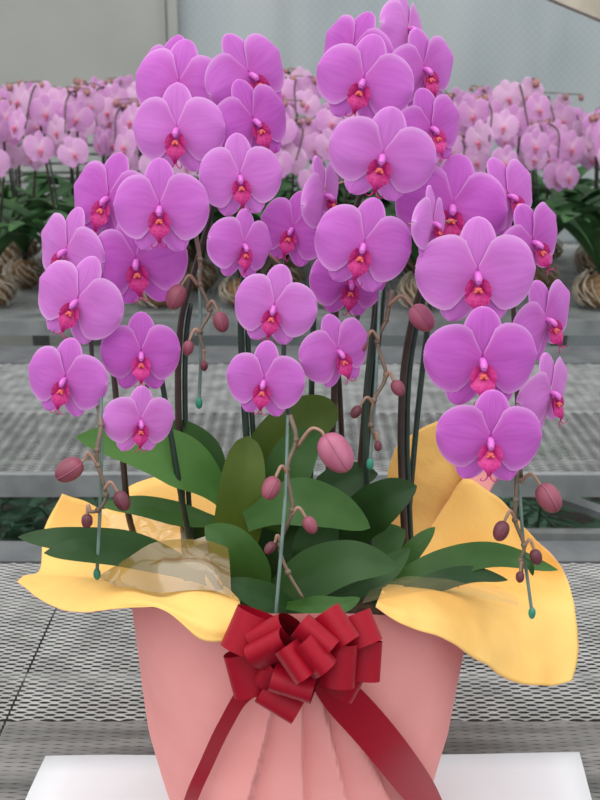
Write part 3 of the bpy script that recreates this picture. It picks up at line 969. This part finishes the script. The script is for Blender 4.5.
SPRAYS = [
    # rachis path, wire path, buds
    ([(97, 400, -.10), (101, 425, -.12), (97, 450, -.13), (98, 465, -.13), (106, 495, -.135), (98, 510, -.14), (88, 512, -.14)],
     [(101, 385, -.11), (101, 480, -.125), (97, 574, -.13)],
     [(69, 470, 13, 'bud', -.135, (97, 464, -.13)), (122, 501, 9, 'bud_dark', -.14, (104, 490, -.135)), (87, 521, 6.5, 'bud_dark', -.14, (90, 512, -.14))]),
    ([(194, 225, -.0), (200, 260, -.01), (200, 285, -.02), (210, 310, -.03), (200, 332, -.04), (204, 350, -.045)],
     [(199, 270, -.015), (201, 340, -.03), (199, 403, -.04)],
     [(176, 297, 11, 'bud', -.03, (198, 285, -.02)), (221, 322, 9, 'bud', -.04, (207, 308, -.03)), (188, 348, 6.5, 'bud', -.045, (201, 334, -.04)), (204, 366, 4.5, 'bud_dark', -.045, (204, 352, -.045))]),
    ([(290, 415, -.12), (296, 440, -.13), (287, 470, -.14), (292, 510, -.15), (280, 545, -.15), (288, 572, -.155), (303, 598, -.16)],
     [(288, 415, -.12), (285, 500, -.15), (275, 624, -.185)],
     [(336, 453, 18.5, 'bud_pink', -.15, (297, 447, -.13)), (271, 488, 10.5, 'bud', -.155, (288, 474, -.14)), (310, 525, 8, 'bud', -.155, (291, 515, -.15)), (270, 548, 6, 'bud_dark', -.155, (281, 543, -.15))]),
    ([(392, 290, -.03), (386, 320, -.04), (377, 342, -.05), (386, 375, -.06), (374, 400, -.065), (371, 425, -.07), (376, 440, -.07)],
     [(380, 290, -.035), (376, 380, -.06), (370, 464, -.07)],
     [(422, 318, 13, 'bud_pink', -.05, (388, 306, -.04)), (358, 347, 9, 'bud', -.06, (379, 340, -.05)), (398, 388, 7.5, 'bud', -.07, (384, 380, -.06)), (356, 412, 6, 'bud_dark', -.07, (374, 404, -.065)), (378, 446, 4.5, 'bud_dark', -.075, (376, 440, -.07))]),
    ([(517, 470, -.12), (516, 500, -.13), (515, 520, -.13), (524, 545, -.135), (521, 560, -.135), (522, 572, -.135)],
     [(519, 480, -.12), (524, 550, -.13), (532, 613, -.135)],
     [(549, 498, 13.5, 'bud', -.135, (519, 483, -.12)), (501, 531, 9, 'bud_dark', -.14, (515, 518, -.13)), (536, 557, 7, 'bud_dark', -.14, (524, 546, -.135)), (520, 577, 5, 'bud_dark', -.14, (522, 566, -.135))]),
]
for rach, wire, buds in SPRAYS:
    mb = MB(); mb.tube(cr([P(*p) for p in rach], 40), lambda t: .0024 - .0009 * t, 8)
    for p in rach[1:-1]:
        q = P(*p); mb.ellipsoid(q, .0032, .0032, .0032, nu=5, nv=7)
    prt(mb, 'bud_spray_stem', M['rachis'])
    wp = cr([P(*p) for p in wire], 20)
    mb = MB(); mb.tube(wp, .0017, 8)
    wo = prt(mb, 'support_wire', M['wire'], 'grey green wire')
    mb = MB(); mb.ellipsoid(wp[-1], .0036, .0036, .0062, nu=7, nv=9)
    prt(mb, 'wire_cap', M['cap'], 'teal cap', True, wo)
    for bd in buds: bud_part(*bd)
# short tip leaf on the right spray
prt(leaf_mesh([(524, 558, -.14), (530, 565, -.145), (533, 576, -.145)], .0035, (0, -1, .2), .2, ns=10), 'bract', M['leaf_dark'])

# ------------------------------------------------------------------ rear rows of orchids
def far_flower(k):
    rj = random.Random(100 + k); mb = MB()
    j = lambda a: 1 + rj.uniform(-a, a)
    def add(b):
        o = len(mb.v); mb.v += b.v; mb.f += [tuple(q + o for q in f) for f in b.f]; mb.uv += b.uv; mb.m += b.m
    zz = lambda u, v: .02 * u * (1 - u) - .03 * v * v
    zs = lambda u, v: -.015 - .02 * v * v
    for a, L_, h, z_ in ((90, .46, .17, zs), (-62, .46, .17, zs), (-118, .46, .17, zs), (4, .48, .32, zz), (176, .48, .32, zz)):
        add(blade((0, 0), R(a + rj.uniform(-4, 4)), L_ * j(.06), h * j(.06), .85, z_, pk=.5, n=(7, 6), seed=k * 2 + a))
    mb.ellipsoid((0, -.12, .07), .06, .08, .06, nu=5, nv=7, m=1)
    mb.tube([Vector((0, -.16, .07)), Vector((0, -.28, .06))], lambda t: .045 - .03 * t, 5, m=1)
    return mb.mesh('flower', [M['far_petal'], M['far_lip']])


FARF = [far_flower(k) for k in range(5)]


def far_leaf_mesh(k):
    rj = random.Random(40 + k); L_ = rj.uniform(.34, .46); hw = rj.uniform(.038, .052); mb = MB(); rows = []
    for i in range(12):
        u = i / 11
        x = L_ * (u - .12 * u ** 3); z = L_ * (1.25 * u - .80 * u * u) + .02
        w_ = hw * (.4 + .6 * sm(0, .4, u)) * max(.03, 1 - u ** 5) ** .6
        rows.append([(x, v * w_, z + abs(v) * w_ * .35) for v in (-1, -.5, 0, .5, 1)])
    mb.grid(rows)
    return mb.mesh('leaf', M['leaf_far'])


FARL = [far_leaf_mesh(k) for k in range(4)]


def root_ball_mesh(k):
    rj = random.Random(70 + k); mb = MB()
    mb.ellipsoid((0, 0, .065), .075, .075, .065, nu=8, nv=12)
    for q in range(26):
        a = rj.uniform(0, 2 * PI); b_ = a + rj.uniform(.5, 1.8); pts = []
        z0, z1 = rj.uniform(.10, .14), rj.uniform(.004, .05)
        for s in range(7):
            t_ = s / 6; an = a + (b_ - a) * t_; rr = .03 + .062 * math.sin(PI * (.12 + .7 * t_)) + rj.uniform(-.003, .004)
            pts.append(Vector((math.cos(an) * rr, math.sin(an) * rr, max(.004, z0 + (z1 - z0) * t_))))
        mb.tube(cr(pts, 12), .0034, 5, m=1)
    return mb.mesh('root_ball', [M['moss'], M['root']])


FARR = [root_ball_mesh(k) for k in range(3)]
budm = MB(); budm.ellipsoid((0, 0, 0), .011, .011, .014, nu=6, nv=8); BUDM = budm.mesh('flower_bud', noisy('far_bud', srgb(140, 96, 92), srgb(176, 124, 122), 60))
ROWN = ['front', 'second', 'third', 'rear']
ORD = ['first', 'second', 'third', 'fourth', 'fifth', 'sixth', 'seventh', 'eighth', 'ninth', 'tenth', 'eleventh', 'twelfth']


def far_plant(x, y, h, label, nfl, seed, wide=1.0):
    rj = random.Random(seed)
    t = empty('orchid_plant', (x, y, .002), label, 'orchid', 'rows of pink orchids on the rear bench')
    def add(nm, me, loc=(0, 0, 0), rot=(0, 0, 0), sc=1.0):
        o = bpy.data.objects.new(nm, me); COL.objects.link(o); o.parent = t; o.location = loc; o.rotation_euler = rot
        o.scale = (sc, sc, sc); return o
    add('root_ball', FARR[seed % 3], rot=(0, 0, rj.uniform(0, 6)), sc=rj.uniform(.8, .95))
    a0 = rj.uniform(0, 6)
    for k in range(10):
        add('leaf', FARL[(k + seed) % 4], (0, 0, .11 + .006 * k), (0, 0, a0 + k * PI + rj.uniform(-.6, .6) + (k // 2) * .7), rj.uniform(.8, 1.05))
    for st in range(2):
        sx = rj.uniform(-.05, .05) + (st - .5) * .10 * wide; sy = rj.uniform(-.04, .04)
        top = h * rj.uniform(.94, 1.04)
        rx = sx + rj.uniform(-.05, .05)
        pts = [Vector((0, 0, .10)), Vector((sx * .6, sy * .5, top * .45)), Vector((sx, sy, top * .8)), Vector((rx, sy - .03, top)),
               Vector((rx + rj.uniform(-.03, .03), sy - .14, top * .97)), Vector((rx, sy - .24, top * .84))]
        c = cr(pts, 40)
        mb = MB(); mb.tube(c, lambda t_: .0055 - .003 * t_, 6)
        o = mb.build('flower_spike', M['stem'], t)
        if st == 0:
            mb = MB(); mb.tube([Vector((.012, .01, .09)), Vector((sx * .6 + .01, sy, top * .5)), Vector((sx + .008, sy + .006, top * .8))], .004, 6)
            mb.build('support_stake', M['stake'], t)
        for q in range(nfl):
            f = q / max(1, nfl - 1)
            p = c[min(39, int(20 + 17 * f))]
            side = 1 if q % 2 else -1
            yaw = side * rj.uniform(5, 50); dz = -.02 - .10 * f
            o = add('flower', FARF[rj.randrange(5)], p + Vector((side * rj.uniform(.025, .055), -.025, dz * .7)))
            m = Matrix.Translation(o.location) @ face_matrix(yaw, rj.uniform(-8, 14), rj.uniform(-22, 22)) @ Matrix.Scale(rj.uniform(.105, .128), 4)
            o.matrix_local = m
        # twiggy tip with buds
        e = c[-1]; tip = [e, e + Vector((rj.uniform(-.04, .04), -.03, .02)), e + Vector((rj.uniform(-.12, .12), -.05, .05))]
        tp = [c[22], c[22] + Vector((rj.uniform(-.05, .05), -.02, .035)), c[22] + Vector((rj.uniform(-.14, .14), -.04, .03))]
        for path in (tp,):
            cc = cr(path, 8); mb = MB(); mb.tube(cc, .0022, 5); mb.build('bud_twig', M['rachis'], t)
            for b_ in (4, 6, 7):
                add('flower_bud', BUDM, cc[b_] + Vector((rj.uniform(-.01, .01), 0, -.012)), sc=rj.uniform(.7, 1.1))
    return t


seed = 0
for r, yy in enumerate((B3N + .20, B3N + .52, B3N + .84, B3N + 1.16)):
    xmax = .40 * (yy - CAM_Y) * .78
    nx = 8
    for k in range(nx):
        seed += 1
        rj = random.Random(seed * 7)
        x = -xmax + 2 * xmax * (k + .5 + (.25 if r % 2 else -.1)) / nx + rj.uniform(-.04, .04)
        h = (.72 if x < 0 else .65) + .012 * r + rj.uniform(-.04, .03)
        if r == 0 and abs(x - .6) < .13: h = .745
        far_plant(x, yy + rj.uniform(-.04, .04), h,
                  'pink orchid on the rear bench, %s from left in its %s row' % (ORD[k], ROWN[r]), 6 if r < 3 else 5, seed)

# ------------------------------------------------------------------ ferns under the benches
def frond_mesh(k):
    rj = random.Random(200 + k); mb = MB(); L_ = rj.uniform(.26, .36)
    c = [Vector((L_ * u * .7, 0, L_ * (1.6 * u - .8 * u * u))) for u in [i / 15 for i in range(16)]]
    mb.tube(c, .0022, 4)
    for i in range(2, 16):
        u = i / 15; l = .075 * math.sin(PI * min(1, u * .9 + .12)) + .008
        for s in (-1, 1):
            a = c[i]; tp = a + Vector((.02, s * l, .004 - l * .25)); md = (a + tp) / 2
            mb.quad(a, md + Vector((.009, 0, .004)), tp, md + Vector((-.009, 0, .002)))
    return mb.mesh('frond', M['fern'])


FRD = [frond_mesh(k) for k in range(3)]
FERNS = [(-1.02, 'far left'), (-.83, 'second from left'), (-.64, 'third from left'), (-.45, 'just left of the yellow paper'), (.42, 'just right of the yellow paper'), (.64, 'right of centre'), (.86, 'second from right'), (1.08, 'far right')]
for i, (x, wh) in enumerate(FERNS):
    rj = random.Random(300 + i)
    t = empty('fern', (x + rj.uniform(-.03, .03), B2N + .50 + rj.uniform(-.06, .06), FLOOR), 'green fern growing on the ground under the middle bench, %s' % wh, 'fern', 'ferns under the middle bench')
    for k in range(11):
        o = bpy.data.objects.new('frond', FRD[k % 3]); COL.objects.link(o); o.parent = t
        o.rotation_euler = (0, rj.uniform(-.5, .1), k * 2 * PI / 11 + rj.uniform(-.2, .2)); s = rj.uniform(1.4, 1.8); o.scale = (s, s, s)
